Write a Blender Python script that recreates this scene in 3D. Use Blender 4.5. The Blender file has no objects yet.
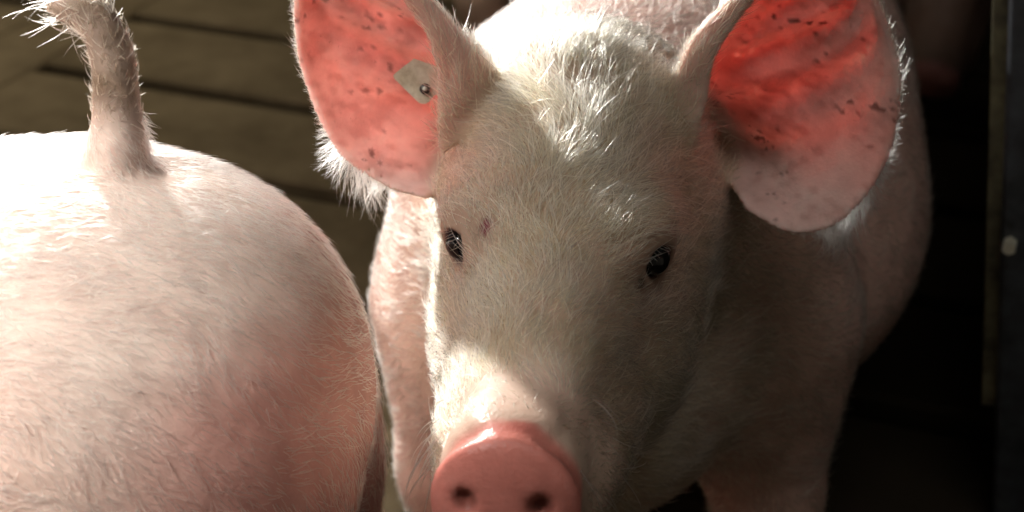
import bpy, math, random
import numpy as np
from mathutils import Vector
from mathutils.bvhtree import BVHTree

SC = bpy.context.scene
COL = SC.collection
rng = np.random.default_rng(7)
random.seed(7)

# ------------------------------------------------------------------ camera
FPX, PITCH, CAMH = 1600.0, math.radians(28), 1.05
CP, SP = math.cos(PITCH), math.sin(PITCH)
CF = np.array([0, CP, -SP]); CU = np.array([0, SP, CP]); CR = np.array([1.0, 0, 0])
CAM = np.array([0, 0, CAMH])
def U(px, py, d):
    """a point of the photograph at view depth d, in metres"""
    return CAM + d * (CF + (px - 512) / FPX * CR + (256 - py) / FPX * CU)
cam_data = bpy.data.cameras.new('camera'); cam = bpy.data.objects.new('camera', cam_data); COL.objects.link(cam)
cam.location = CAM; cam.rotation_euler = (math.pi / 2 - PITCH, 0, 0)
cam_data.sensor_width = 36; cam_data.lens = FPX / 1024 * 36
cam_data.clip_start = 0.02
cam_data.dof.use_dof = True; cam_data.dof.focus_distance = 0.99; cam_data.dof.aperture_fstop = 6.5
SC.camera = cam

# ------------------------------------------------------------------ light
world = bpy.data.worlds.new('barn_air'); SC.world = world; world.use_nodes = True
bg = world.node_tree.nodes['Background']; bg.inputs[0].default_value = (0.9, 0.95, 1.0, 1); bg.inputs[1].default_value = 0.035
def lamp(name, kind, loc, target, energy, color, **kw):
    d = bpy.data.lights.new(name, kind); o = bpy.data.objects.new(name, d); COL.objects.link(o)
    o.location = loc; o.rotation_euler = (Vector(target) - Vector(loc)).to_track_quat('-Z', 'Y').to_euler()
    d.energy = energy; d.color = color
    for k, v in kw.items(): setattr(d, k, v)
    return o
KEY_AIM = np.array([-0.05, 1.0, 0.78]); KEY_DIR = np.array([-0.50, 0.79, 0.36])
lamp('barn_spotlight', 'SPOT', KEY_AIM + 3.0 * KEY_DIR, KEY_AIM, 850, (1.0, 0.97, 0.91),
     spot_size=math.radians(28), spot_blend=0.4, shadow_soft_size=0.05)
lamp('rump_fill', 'SPOT', (-1.25, 0.20, 2.05), (-0.57, 0.76, 0.5), 480, (1.0, 0.96, 0.90), spot_size=math.radians(29), spot_blend=0.75, shadow_soft_size=0.28)  # unseen fill added to brighten the left pig's rump
lamp('face_fill', 'AREA', (-1.3, 0.0, 2.1), (-0.1, 1.0, 0.5), 8, (1.0, 0.96, 0.88), shape='RECTANGLE', size=1.2, size_y=0.3)  # unseen front-left fill added for the shaded face
SC.view_settings.view_transform = 'Standard'; SC.view_settings.look = 'None'
SC.view_settings.exposure = 0.0; SC.view_settings.gamma = 1.0; SC.view_settings.use_curve_mapping = False
lamp('floor_fill', 'AREA', (-1.3, 2.9, 2.4), (-1.0, 2.75, 0), 4.2, (1.0, 0.9, 0.72), shape='RECTANGLE', size=0.9, size_y=0.15, spread=math.radians(70))  # unseen fill added over the floor at the back left
lamp('right_fill', 'AREA', (0.45, 0.25, 2.6), (0.2, 0.9, 0.4), 6.5, (1.0, 0.96, 0.88), shape='RECTANGLE', size=1.2, size_y=0.3)  # unseen fill added to lift the right side of the face
HAIR = 1.0

# ------------------------------------------------------------------ scene helpers
def empty(name, loc=(0, 0, 0), label=None, cat=None, group=None, kind=None):
    o = bpy.data.objects.new(name, None); COL.objects.link(o); o.location = loc; o.empty_display_size = .05
    return tag(o, label, cat, group, kind)
def tag(o, label=None, cat=None, group=None, kind=None):
    if label: o['label'] = label
    if cat: o['category'] = cat
    if group: o['group'] = group
    if kind: o['kind'] = kind
    return o
def child(o, parent):
    o.parent = parent
    o.matrix_parent_inverse = parent.matrix_world.inverted() if parent.parent is None and parent.type == 'EMPTY' else o.matrix_parent_inverse
    return o
def mesh_obj(name, V, F, mat, parent=None, smooth=True, attrs=None):
    me = bpy.data.meshes.new(name)
    V = np.asarray(V, dtype=np.float32)
    if isinstance(F, np.ndarray):
        n = len(F); k = F.shape[1]
        me.vertices.add(len(V)); me.vertices.foreach_set('co', V.ravel())
        me.loops.add(n * k); me.loops.foreach_set('vertex_index', F.astype(np.int32).ravel())
        me.polygons.add(n); me.polygons.foreach_set('loop_start', np.arange(0, n * k, k, dtype=np.int32))
        me.update(calc_edges=True); me.validate()
    else:
        me.from_pydata([tuple(v) for v in V], [], F)
    me.polygons.foreach_set('use_smooth', np.full(len(me.polygons), smooth))
    for an, (typ, data) in (attrs or {}).items():
        a = me.attributes.new(an, typ, 'POINT')
        a.data.foreach_set('color' if typ == 'FLOAT_COLOR' else 'value', np.asarray(data, dtype=np.float32).ravel())
    me.materials.append(mat)
    o = bpy.data.objects.new(name, me); COL.objects.link(o)
    if parent is not None: o.parent = parent
    return o
def box_geo(c, ax, half, bev=0.0):
    """bevelled box: 24-vertex chamfered box, ax = three unit axes"""
    c = np.asarray(c, float); ax = np.asarray(ax, float); h = np.asarray(half, float)
    V = []; key = {}
    for sx in (-1, 1):
        for sy in (-1, 1):
            for sz in (-1, 1):
                s = (sx, sy, sz)
                for k in range(3):
                    p = [s[i] * (h[i] - (0 if i == k else bev)) for i in range(3)]
                    key[(s, k)] = len(V); V.append(c + p[0] * ax[0] + p[1] * ax[1] + p[2] * ax[2])
    F = []
    for k in range(3):
        i, j = [(1, 2), (2, 0), (0, 1)][k]
        for s in (-1, 1):
            q = []
            for a, b in ((-1, -1), (1, -1), (1, 1), (-1, 1)):
                t = [0, 0, 0]; t[k] = s; t[i] = a; t[j] = b; q.append(key[(tuple(t), k)])
            F.append(q if s > 0 else q[::-1])
    for k in range(3):                      # edge bevels along axis k
        i, j = [(1, 2), (2, 0), (0, 1)][k]
        for a in (-1, 1):
            for b in (-1, 1):
                def S(t):
                    v = [0, 0, 0]; v[k] = t; v[i] = a; v[j] = b; return tuple(v)
                q = [key[(S(-1), i)], key[(S(1), i)], key[(S(1), j)], key[(S(-1), j)]]
                F.append(q if a * b < 0 else q[::-1])
    for sx in (-1, 1):
        for sy in (-1, 1):
            for sz in (-1, 1):
                s = (sx, sy, sz); q = [key[(s, 0)], key[(s, 1)], key[(s, 2)]]
                F.append(q if sx * sy * sz > 0 else q[::-1])
    return V, F
def join_geo(parts):
    V = []; F = []
    for v, f in parts:
        o = len(V); V += list(v); F += [[i + o for i in q] for q in f]
    return V, F
def tube_geo(P, R, n=10, cap=True):
    P = np.asarray(P, float); R = np.broadcast_to(np.asarray(R, float), (len(P),))
    T = np.gradient(P, axis=0); T /= np.linalg.norm(T, axis=1)[:, None] + 1e-12
    a = np.array([0, 0, 1.0]) if abs(T[0][2]) < .9 else np.array([1.0, 0, 0])
    V = []; F = []
    for i in range(len(P)):
        b = np.cross(T[i], a); b /= np.linalg.norm(b); a = np.cross(b, T[i])
        for k in range(n):
            t = 2 * math.pi * k / n; V.append(P[i] + R[i] * (math.cos(t) * a + math.sin(t) * b))
    for i in range(len(P) - 1):
        for k in range(n):
            F.append([i * n + k, i * n + (k + 1) % n, (i + 1) * n + (k + 1) % n, (i + 1) * n + k])
    if cap: F.append(list(range(n))); F.append([(len(P) - 1) * n + k for k in range(n)][::-1])
    return V, F

# ------------------------------------------------------------------ materials
def nmat(name):
    m = bpy.data.materials.new(name); m.use_nodes = True
    nt = m.node_tree; b = nt.nodes['Principled BSDF']
    return m, nt, b
def N(nt, t, **kw):
    n = nt.nodes.new(t)
    for k, v in kw.items():
        if k.startswith('i_'): n.inputs[int(k[2:])].default_value = v
        else: setattr(n, k, v)
    return n
def noise(nt, scale, detail=4, rough=.55, vec=None):
    n = N(nt, 'ShaderNodeTexNoise'); n.inputs['Scale'].default_value = scale
    n.inputs['Detail'].default_value = detail; n.inputs['Roughness'].default_value = rough
    if vec is not None: nt.links.new(vec, n.inputs['Vector'])
    return n
def ramp(nt, src, stops):
    r = N(nt, 'ShaderNodeValToRGB'); nt.links.new(src, r.inputs[0])
    e = r.color_ramp.elements
    while len(e) < len(stops): e.new(.5)
    for k, (p, c) in enumerate(stops):
        e[k].position = p; e[k].color = (*c, 1) if len(c) == 3 else c
    return r
def mix(nt, fac, a, b, mode='MIX'):
    m = N(nt, 'ShaderNodeMix', data_type='RGBA', blend_type=mode)
    for s, v in ((0, fac), (6, a), (7, b)):
        if hasattr(v, 'is_linked') or hasattr(v, 'links'): nt.links.new(v, m.inputs[s])
        else: m.inputs[s].default_value = v if not isinstance(v, tuple) or len(v) == 4 else (*v, 1)
    return m.outputs[2]
def skin_material(name, sss=True):
    m, nt, b = nmat(name)
    geo = N(nt, 'ShaderNodeNewGeometry'); pos = geo.outputs['Position']
    col = N(nt, 'ShaderNodeAttribute', attribute_name='col')
    ear = N(nt, 'ShaderNodeAttribute', attribute_name='ear')
    wet = N(nt, 'ShaderNodeAttribute', attribute_name='wet')
    n1 = noise(nt, 38, 5, .6, pos); r1 = ramp(nt, n1.outputs[0], [(.3, (.80, .74, .72)), (.7, (1.05, 1.03, 1.02))])
    c = mix(nt, 1.0, col.outputs[0], r1.outputs[0], 'MULTIPLY')
    n2 = noise(nt, 260, 3, .6, pos); r2 = ramp(nt, n2.outputs[0], [(.66, (0, 0, 0)), (.74, (1, 1, 1))])
    n3 = noise(nt, 24, 3, .5, pos); r3 = ramp(nt, n3.outputs[0], [(.52, (0, 0, 0)), (.66, (1, 1, 1))])
    spot = mix(nt, 1.0, r2.outputs[0], r3.outputs[0], 'MULTIPLY')
    sf = N(nt, 'ShaderNodeMath', operation='MULTIPLY'); nt.links.new(spot, sf.inputs[0]); sf.inputs[1].default_value = .55
    c = mix(nt, sf.outputs[0], c, (.16, .07, .045))
    nt.links.new(c, b.inputs['Base Color'])
    mr = N(nt, 'ShaderNodeMapRange'); nt.links.new(wet.outputs[2], mr.inputs[0]); mr.inputs[3].default_value = .58; mr.inputs[4].default_value = .30
    nt.links.new(mr.outputs[0], b.inputs['Roughness'])
    b.inputs['Specular IOR Level'].default_value = .35
    if sss:
        w = N(nt, 'ShaderNodeMapRange'); nt.links.new(ear.outputs[2], w.inputs[0]); w.inputs[3].default_value = .25; w.inputs[4].default_value = 1.0
        nt.links.new(w.outputs[0], b.inputs['Subsurface Weight'])
        b.inputs['Subsurface Radius'].default_value = (1.0, .72, .72)
        b.inputs['Subsurface Scale'].default_value = .010
    bn = noise(nt, 420, 3, .6, pos); bn2 = noise(nt, 90, 3, .6, pos)
    ad = N(nt, 'ShaderNodeMath', operation='ADD'); nt.links.new(bn.outputs[0], ad.inputs[0]); nt.links.new(bn2.outputs[0], ad.inputs[1])
    bp = N(nt, 'ShaderNodeBump'); bp.inputs['Strength'].default_value = .35; bp.inputs['Distance'].default_value = .0015
    nt.links.new(ad.outputs[0], bp.inputs['Height']); nt.links.new(bp.outputs[0], b.inputs['Normal'])
    return m
def hair_material(name):
    m = bpy.data.materials.new(name); m.use_nodes = True; nt = m.node_tree; nt.nodes.clear()
    out = N(nt, 'ShaderNodeOutputMaterial'); h = N(nt, 'ShaderNodeBsdfHairPrincipled')
    h.parametrization = 'COLOR'
    at = N(nt, 'ShaderNodeAttribute', attribute_name='hcol')
    nt.links.new(at.outputs[0], h.inputs['Color']); nt.links.new(h.outputs[0], out.inputs[0])
    h.inputs['Roughness'].default_value = .35; h.inputs['Radial Roughness'].default_value = .5
    return m
def plain(name, col, rough=.6, metal=0.0, nscale=None, col2=None, bump=0.0, spec=.5):
    m, nt, b = nmat(name)
    b.inputs['Roughness'].default_value = rough; b.inputs['Metallic'].default_value = metal
    b.inputs['Base Color'].default_value = (*col, 1); b.inputs['Specular IOR Level'].default_value = spec
    if nscale:
        geo = N(nt, 'ShaderNodeNewGeometry'); n = noise(nt, nscale, 6, .62, geo.outputs['Position'])
        r = ramp(nt, n.outputs[0], [(.32, col), (.68, col2 or col)]); nt.links.new(r.outputs[0], b.inputs['Base Color'])
        if bump:
            bp = N(nt, 'ShaderNodeBump'); bp.inputs['Strength'].default_value = bump; bp.inputs['Distance'].default_value = .004
            nt.links.new(n.outputs[0], bp.inputs['Height']); nt.links.new(bp.outputs[0], b.inputs['Normal'])
    return m
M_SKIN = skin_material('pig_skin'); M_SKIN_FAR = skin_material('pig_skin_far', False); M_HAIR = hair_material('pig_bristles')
M_EYE = plain('wet_dark_eye', (.006, .005, .005), .06, spec=.6)
M_LID = plain('lid_rim', (.10, .055, .05), .4)
M_HOOF = plain('hoof', (.10, .07, .05), .6)
M_TAG = plain('cream_plastic', (.82, .78, .64), .45, nscale=110, col2=(.50, .44, .30))
M_TAG_DARK = plain('dark_ring', (.03, .03, .025), .35)
M_TAG_STUD = plain('pale_stud', (.62, .60, .52), .25)
M_SLAT = plain('dirty_concrete', (.13, .098, .055), .85, nscale=9, col2=(.22, .170, .100), bump=.5, spec=.2)
def shade_strip(m):  # shade on the floor towards the gate, put into the concrete colour
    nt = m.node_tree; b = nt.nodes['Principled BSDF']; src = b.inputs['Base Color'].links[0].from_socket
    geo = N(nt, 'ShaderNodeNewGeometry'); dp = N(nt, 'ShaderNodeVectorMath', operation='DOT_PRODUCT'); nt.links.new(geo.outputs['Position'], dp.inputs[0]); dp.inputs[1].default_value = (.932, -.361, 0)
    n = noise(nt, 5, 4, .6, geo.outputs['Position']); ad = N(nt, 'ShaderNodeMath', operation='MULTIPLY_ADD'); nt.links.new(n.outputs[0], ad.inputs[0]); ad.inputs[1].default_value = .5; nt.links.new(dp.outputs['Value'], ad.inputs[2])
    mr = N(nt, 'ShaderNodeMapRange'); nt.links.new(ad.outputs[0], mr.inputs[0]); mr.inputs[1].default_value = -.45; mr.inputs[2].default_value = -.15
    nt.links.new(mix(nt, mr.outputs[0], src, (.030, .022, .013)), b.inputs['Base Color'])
shade_strip(M_SLAT)
M_PIT = plain('pit', (.006, .005, .004), .95, spec=.1)
M_PANEL = plain('dark_plastic_panel', (.018, .017, .013), .6, nscale=14, col2=(.05, .045, .028), spec=.3)
M_STEEL = plain('dull_steel', (.16, .18, .21), .45, .7, nscale=22, col2=(.07, .075, .08), bump=.2)
M_GRIME = plain('grimed_edge', (.20, .18, .10), .8, nscale=30, col2=(.05, .045, .03))
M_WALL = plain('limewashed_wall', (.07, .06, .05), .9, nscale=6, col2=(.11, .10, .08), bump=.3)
M_BOLT = plain('bolt_zinc', (.75, .72, .58), .35, .3)

# ------------------------------------------------------------------ signed distance fields and surface nets
def smin(a, b, k):
    h = np.clip(.5 + .5 * (b - a) / k, 0, 1)
    return b * (1 - h) + a * h - k * h * (1 - h)
RIDGES = ((.60, .045, .0045), (.76, .045, .0065), (.91, .045, .006), (1.06, .05, .004))
def ridge(u, v, shift=0.0):
    win = np.clip((u - .10) / .12, 0, 1) * np.clip((.66 - u) / .1, 0, 1) * np.clip((v - .06) / .1, 0, 1) * np.clip((.95 - v) / .2, 0, 1)
    return win, [(np.exp(-((u + .8 * v - u0 - shift) / w) ** 2), a) for u0, w, a in RIDGES]
class Prim:
    """f(X,Y,Z) -> distance; lo/hi = box outside which it is ignored"""
    def __init__(s, f, lo, hi, k, op='u'): s.f = f; s.lo = np.asarray(lo); s.hi = np.asarray(hi); s.k = k; s.op = op
def capsule(a, b, ra, rb, k=.03, op='u'):
    a = np.asarray(a, float); b = np.asarray(b, float); ab = b - a; L2 = float(ab @ ab)
    def f(X, Y, Z):
        t = np.clip(((X - a[0]) * ab[0] + (Y - a[1]) * ab[1] + (Z - a[2]) * ab[2]) / L2, 0, 1)
        return np.sqrt((X - a[0] - t * ab[0])**2 + (Y - a[1] - t * ab[1])**2 + (Z - a[2] - t * ab[2])**2) - (ra + (rb - ra) * t)
    m = max(ra, rb) + k + .03
    return Prim(f, np.minimum(a, b) - m, np.maximum(a, b) + m, k, op)
def ellipsoid(c, r, k=.03, axes=None, op='u'):
    c = np.asarray(c, float); r = np.asarray(r, float); A = np.eye(3) if axes is None else np.asarray(axes, float)
    def f(X, Y, Z):
        x, y, z = X - c[0], Y - c[1], Z - c[2]
        q = [(A[i, 0] * x + A[i, 1] * y + A[i, 2] * z) / r[i] for i in range(3)]
        k0 = np.sqrt(q[0]**2 + q[1]**2 + q[2]**2); k1 = np.sqrt((q[0] / r[0])**2 + (q[1] / r[1])**2 + (q[2] / r[2])**2)
        return k0 * (k0 - 1) / (k1 + 1e-6)
    ext = np.sqrt(((A * r[:, None])**2).sum(0)) + k + .03
    return Prim(f, c - ext, c + ext, k, op)
def spline1(xs, ys, n=200):
    """smooth monotone-ish interpolation of a profile, sampled densely"""
    xs = np.asarray(xs, float); ys = np.asarray(ys, float); m = np.gradient(ys, xs)
    t = np.linspace(xs[0], xs[-1], n); i = np.clip(np.searchsorted(xs, t) - 1, 0, len(xs) - 2)
    h = xs[i + 1] - xs[i]; u = (t - xs[i]) / h
    y = (2*u**3 - 3*u**2 + 1) * ys[i] + (u**3 - 2*u**2 + u) * h * m[i] + (-2*u**3 + 3*u**2) * ys[i+1] + (u**3 - u**2) * h * m[i+1]
    return t, y
def loft(o, R, s, w, zt, zb, k=.03, n=2.3, cap=.02, cx=None):
    """generalised cylinder: frame o, rows of R = (right, along, up); profiles of half width, top and bottom over s"""
    o = np.asarray(o, float); R = np.asarray(R, float)
    S, W = spline1(s, w); _, T = spline1(s, zt); _, B = spline1(s, zb)
    C = spline1(s, cx)[1] if cx is not None else np.zeros_like(S)
    s0, s1 = s[0], s[-1]
    def f(X, Y, Z):
        x, y, z = X - o[0], Y - o[1], Z - o[2]
        a = R[0, 0]*x + R[0, 1]*y + R[0, 2]*z; q = R[1, 0]*x + R[1, 1]*y + R[1, 2]*z; u = R[2, 0]*x + R[2, 1]*y + R[2, 2]*z
        ww = np.interp(q, S, W); tt = np.interp(q, S, T); bb = np.interp(q, S, B); cc = np.interp(q, S, C)
        h = (tt - bb) / 2; c = (tt + bb) / 2
        rho = (np.abs((a - cc) / ww)**n + np.abs((u - c) / h)**n)**(1 / n)
        d = (rho - 1) * np.minimum(ww, h) * .9
        e = np.maximum(q - s1, s0 - q)
        return -smin(-d, -e, cap)
    corners = []
    for q in (s0 - .03, s1 + .03):
        for a in (-max(w), max(w)):
            for u in (max(zt), min(zb)): corners.append(o + R[0]*a + R[1]*q + R[2]*u)
    corners = np.array(corners); m = k + .03
    return Prim(f, corners.min(0) - m, corners.max(0) + m, k)
def eval_points(prims, P):
    P = np.atleast_2d(P); F = np.full(len(P), 1.0)
    for p in prims:
        d = p.f(P[:, 0], P[:, 1], P[:, 2])
        F = smin(F, d, p.k) if p.op == 'u' else -smin(-F, d, p.k)
    return F
def eval_grid(prims, xs, ys, zs):
    F = np.full((len(xs), len(ys), len(zs)), .2, dtype=np.float32)
    for p in prims:
        sl = []
        for g, a, b in zip((xs, ys, zs), p.lo, p.hi): sl.append(slice(np.searchsorted(g, a), np.searchsorted(g, b)))
        if any(q.stop <= q.start for q in sl): continue
        X = xs[sl[0]].astype(np.float32)[:, None, None]; Y = ys[sl[1]].astype(np.float32)[None, :, None]; Z = zs[sl[2]].astype(np.float32)[None, None, :]
        d = p.f(X, Y, Z).astype(np.float32); sub = F[tuple(sl)]
        F[tuple(sl)] = smin(sub, d, p.k) if p.op == 'u' else -smin(-sub, d, p.k)
    return F
def surface_nets(F, xs, ys, zs):
    S = F < 0; nx, ny, nz = [k - 1 for k in S.shape]
    cnt = np.zeros((nx, ny, nz), dtype=np.uint8); offs = [(i, j, k) for i in (0, 1) for j in (0, 1) for k in (0, 1)]
    for i, j, k in offs: cnt += S[i:i+nx, j:j+ny, k:k+nz]
    I, J, K = np.nonzero((cnt > 0) & (cnt < 8)); n = len(I)
    idx = np.full((nx, ny, nz), -1, dtype=np.int32); idx[I, J, K] = np.arange(n)
    fv = [F[I+i, J+j, K+k].astype(np.float64) for i, j, k in offs]
    pv = [np.stack([xs[I+i], ys[J+j], zs[K+k]], 1) for i, j, k in offs]
    acc = np.zeros((n, 3)); num = np.zeros(n)
    for a in range(8):
        for b in range(a + 1, 8):
            if sum(abs(p - q) for p, q in zip(offs[a], offs[b])) != 1: continue
            m = (fv[a] < 0) != (fv[b] < 0); t = np.zeros(n); t[m] = fv[a][m] / (fv[a][m] - fv[b][m])
            acc[m] += pv[a][m] + t[m, None] * (pv[b][m] - pv[a][m]); num[m] += 1
    V = acc / num[:, None]; faces = []
    def emit(mask, q, inside):
        f = np.stack(q, 1); f = np.where(inside[:, None], f, f[:, ::-1]); faces.append(f)
    i, j, k = np.nonzero(S[:-1, 1:-1, 1:-1] != S[1:, 1:-1, 1:-1]); j = j + 1; k = k + 1
    emit(None, [idx[i, j-1, k-1], idx[i, j, k-1], idx[i, j, k], idx[i, j-1, k]], S[i, j, k])
    i, j, k = np.nonzero(S[1:-1, :-1, 1:-1] != S[1:-1, 1:, 1:-1]); i = i + 1; k = k + 1
    emit(None, [idx[i-1, j, k-1], idx[i-1, j, k], idx[i, j, k], idx[i, j, k-1]], S[i, j, k])
    i, j, k = np.nonzero(S[1:-1, 1:-1, :-1] != S[1:-1, 1:-1, 1:]); i = i + 1; j = j + 1
    emit(None, [idx[i-1, j-1, k], idx[i, j-1, k], idx[i, j, k], idx[i-1, j, k]], S[i, j, k])
    F4 = np.concatenate(faces)
    # keep only the largest connected piece
    lab = np.arange(n)
    for _ in range(400):
        mn = lab[F4].min(1); new = lab.copy()
        for c in range(4): np.minimum.at(new, F4[:, c], mn)
        new = new[new]
        if (new == lab).all(): break
        lab = new
    big = np.bincount(lab).argmax(); keep = lab == big
    if not keep.all():
        F4 = F4[keep[F4[:, 0]]]; mp = np.cumsum(keep) - 1; V = V[keep]; F4 = mp[F4]
    return V, F4
def edges_of(F4):
    E = np.concatenate([F4[:, [a, (a + 1) % F4.shape[1]]] for a in range(F4.shape[1])]); E.sort(1)
    return np.unique(E, axis=0)
def relax(V, F4, it=2, lam=.5, mu=-.52):
    E = edges_of(F4); n = len(V); deg = np.bincount(E.ravel(), minlength=n).astype(float)
    for k in range(it):
        for l in (lam, mu):
            A = np.stack([np.bincount(E[:, 0], V[E[:, 1], c], n) + np.bincount(E[:, 1], V[E[:, 0], c], n) for c in range(3)], 1)
            V = V + l * (A / deg[:, None] - V)
    return V
def normals_of(V, F4):
    a = V[F4[:, 2]] - V[F4[:, 0]]; b = V[F4[:, 3]] - V[F4[:, 1]]; fn = np.cross(a, b); nn = np.zeros_like(V)
    for c in range(4):
        for d in range(3): nn[:, d] += np.bincount(F4[:, c], fn[:, d], len(V))
    return nn / (np.linalg.norm(nn, axis=1)[:, None] + 1e-12), np.linalg.norm(fn, axis=1) / 2
def axis_grid(lo, hi, flo, fhi, fine, coarse):
    g = [flo + fine * i for i in range(int(round((fhi - flo) / fine)) + 1)] if fhi > flo else [lo]
    s = fine; p = g[-1]
    while p < hi: s = min(coarse, s * 1.25); p += s; g.append(p)
    s = fine; p = g[0]; pre = []
    while p > lo: s = min(coarse, s * 1.25); p -= s; pre.append(p)
    return np.array(pre[::-1] + g)
def sheet_prim(grid, half, k=.012, limit=.035):
    """an ear: a curved sheet (rows of points) given a thickness"""
    G = catmull_grid(grid, 10, 8); nu, nv = G.shape[1], G.shape[0]
    du = np.gradient(G, axis=1); dv = np.gradient(G, axis=0); gn = np.cross(du, dv); gn /= np.linalg.norm(gn, axis=2)[..., None] + 1e-12
    gn *= np.sign(((CAM - G) * gn).sum(2))[..., None] if half < .004 else 1
    uu = np.linspace(0, 1, nu)[None]; vv = np.linspace(0, 1, nv)[:, None]; win, rl = ridge(uu, vv)
    rdg = sum(g * a for g, a in rl) * win * (half < .004)
    G = G + gn * rdg[..., None]
    V = [Vector(p) for p in G.reshape(-1, 3)]; Fq = []
    for i in range(nv - 1):
        for j in range(nu - 1):
            a = i * nu + j; Fq += [(a, a + 1, a + nu + 1), (a, a + nu + 1, a + nu)]
    bv = BVHTree.FromPolygons(V, Fq)
    def f(X, Y, Z):
        X, Y, Z = np.broadcast_arrays(X, Y, Z); out = np.full(X.shape, .1, dtype=np.float32); o = out.ravel()
        x, y, z = X.ravel(), Y.ravel(), Z.ravel()
        sub = G.reshape(-1, 3)[::7]; todo = np.zeros(len(x), bool)
        for c0 in range(0, len(x), 40000):
            c1 = min(len(x), c0 + 40000); P = np.stack([x[c0:c1], y[c0:c1], z[c0:c1]], 1)
            d2 = (P**2).sum(1)[:, None] - 2 * P @ sub.T + (sub**2).sum(1)[None]
            todo[c0:c1] = d2.min(1) < limit**2
        for i in np.nonzero(todo)[0]:
            r = bv.find_nearest((float(x[i]), float(y[i]), float(z[i])))
            if r[0] is not None: o[i] = r[3] - half * (.86 + .14 * min(1, (r[2] // 2 % (nu - 1)) / (nu - 1) / .22) if half < .004 else 1)
        return o.reshape(X.shape)
    P = G.reshape(-1, 3)
    return Prim(f, P.min(0) - .03, P.max(0) + .03, k), G
def catmull(P, n):
    P = np.asarray(P, float); Q = np.concatenate([2*P[:1] - P[1:2], P, 2*P[-1:] - P[-2:-1]]); out = []
    for i in range(len(P) - 1):
        for t in np.linspace(0, 1, n, endpoint=False):
            a, b, c, d = Q[i], Q[i+1], Q[i+2], Q[i+3]
            out.append(.5 * (2*b + (c - a)*t + (2*a - 5*b + 4*c - d)*t*t + (3*b - a - 3*c + d)*t**3))
    out.append(P[-1]); return np.array(out)
def catmull_grid(G, nu, nv):
    rows = np.array([catmull(r, nu) for r in np.asarray(G, float)])
    return np.stack([catmull(rows[:, j], nv) for j in range(rows.shape[1])], 1)
def vnoise(P, scale, seed=0):
    """cheap smooth value noise for placing colour and length variation, 0..1"""
    r = np.random.default_rng(seed); out = np.zeros(len(P))
    for o in range(4):
        d = r.normal(size=(3, 3)); ph = r.uniform(0, 6.28, 3)
        out += np.sin(P @ d.T * scale * (1 + .7 * o) + ph).prod(1) / (1 + .5 * o)
    return np.clip(.5 + .55 * out, 0, 1)

# ------------------------------------------------------------------ bristles
def make_hair(name, P, D, Nn, L, rad, colr, parent, lift=.45, droop=.5, npts=5, jit=.25, kind='stuff', label=None):
    n = len(P)
    if n == 0: return None
    L = np.broadcast_to(L, (n,)); D = D + jit * rng.normal(size=(n, 3)); D = D - (D * Nn).sum(1)[:, None] * Nn
    D /= np.linalg.norm(D, axis=1)[:, None] + 1e-9
    lf = (np.broadcast_to(lift, (n,)) * (1 + .4 * rng.normal(size=n)))[:, None]
    side = np.cross(D, Nn) * (rng.normal(size=n) * .22)[:, None]
    t = np.linspace(0, 1, npts)[None, :, None]
    pts = P[:, None] + L[:, None, None] * (D[:, None] * t + Nn[:, None] * (lf[:, None] * (t - droop * t * t)) + side[:, None] * t * t) - .0005 * Nn[:, None]
    c = bpy.data.hair_curves.new(name); c.add_curves([npts] * n)
    c.attributes['position'].data.foreach_set('vector', pts.astype(np.float32).ravel())
    ra = c.attributes.get('radius') or c.attributes.new('radius', 'FLOAT', 'POINT')
    rr = np.broadcast_to(rad, (n,))[:, None] * np.interp(np.linspace(0, 1, npts), [0, .6, 1], [1, .8, .12])[None]
    ra.data.foreach_set('value', rr.astype(np.float32).ravel())
    ca = c.attributes.new('hcol', 'FLOAT_COLOR', 'CURVE')
    cc = np.ones((n, 4), dtype=np.float32); cc[:, :3] = np.clip(colr, .01, .95); ca.data.foreach_set('color', cc.ravel())
    c.materials.append(M_HAIR)
    o = bpy.data.objects.new(name, c); COL.objects.link(o); o.parent = parent
    if kind: o['kind'] = kind
    if label: o['label'] = label
    return o
def scatter(V, F4, area, dens):
    """area-weighted points on quads; dens = hairs per square metre for each face"""
    w = area * dens; n = int(w.sum()); pick = rng.choice(len(F4), n, p=w / w.sum())
    u = rng.random(n)[:, None]; v = rng.random(n)[:, None]; f = F4[pick]
    P = (1-u)*(1-v)*V[f[:, 0]] + u*(1-v)*V[f[:, 1]] + u*v*V[f[:, 2]] + (1-u)*v*V[f[:, 3]]
    return P, f[:, 0]

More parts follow.
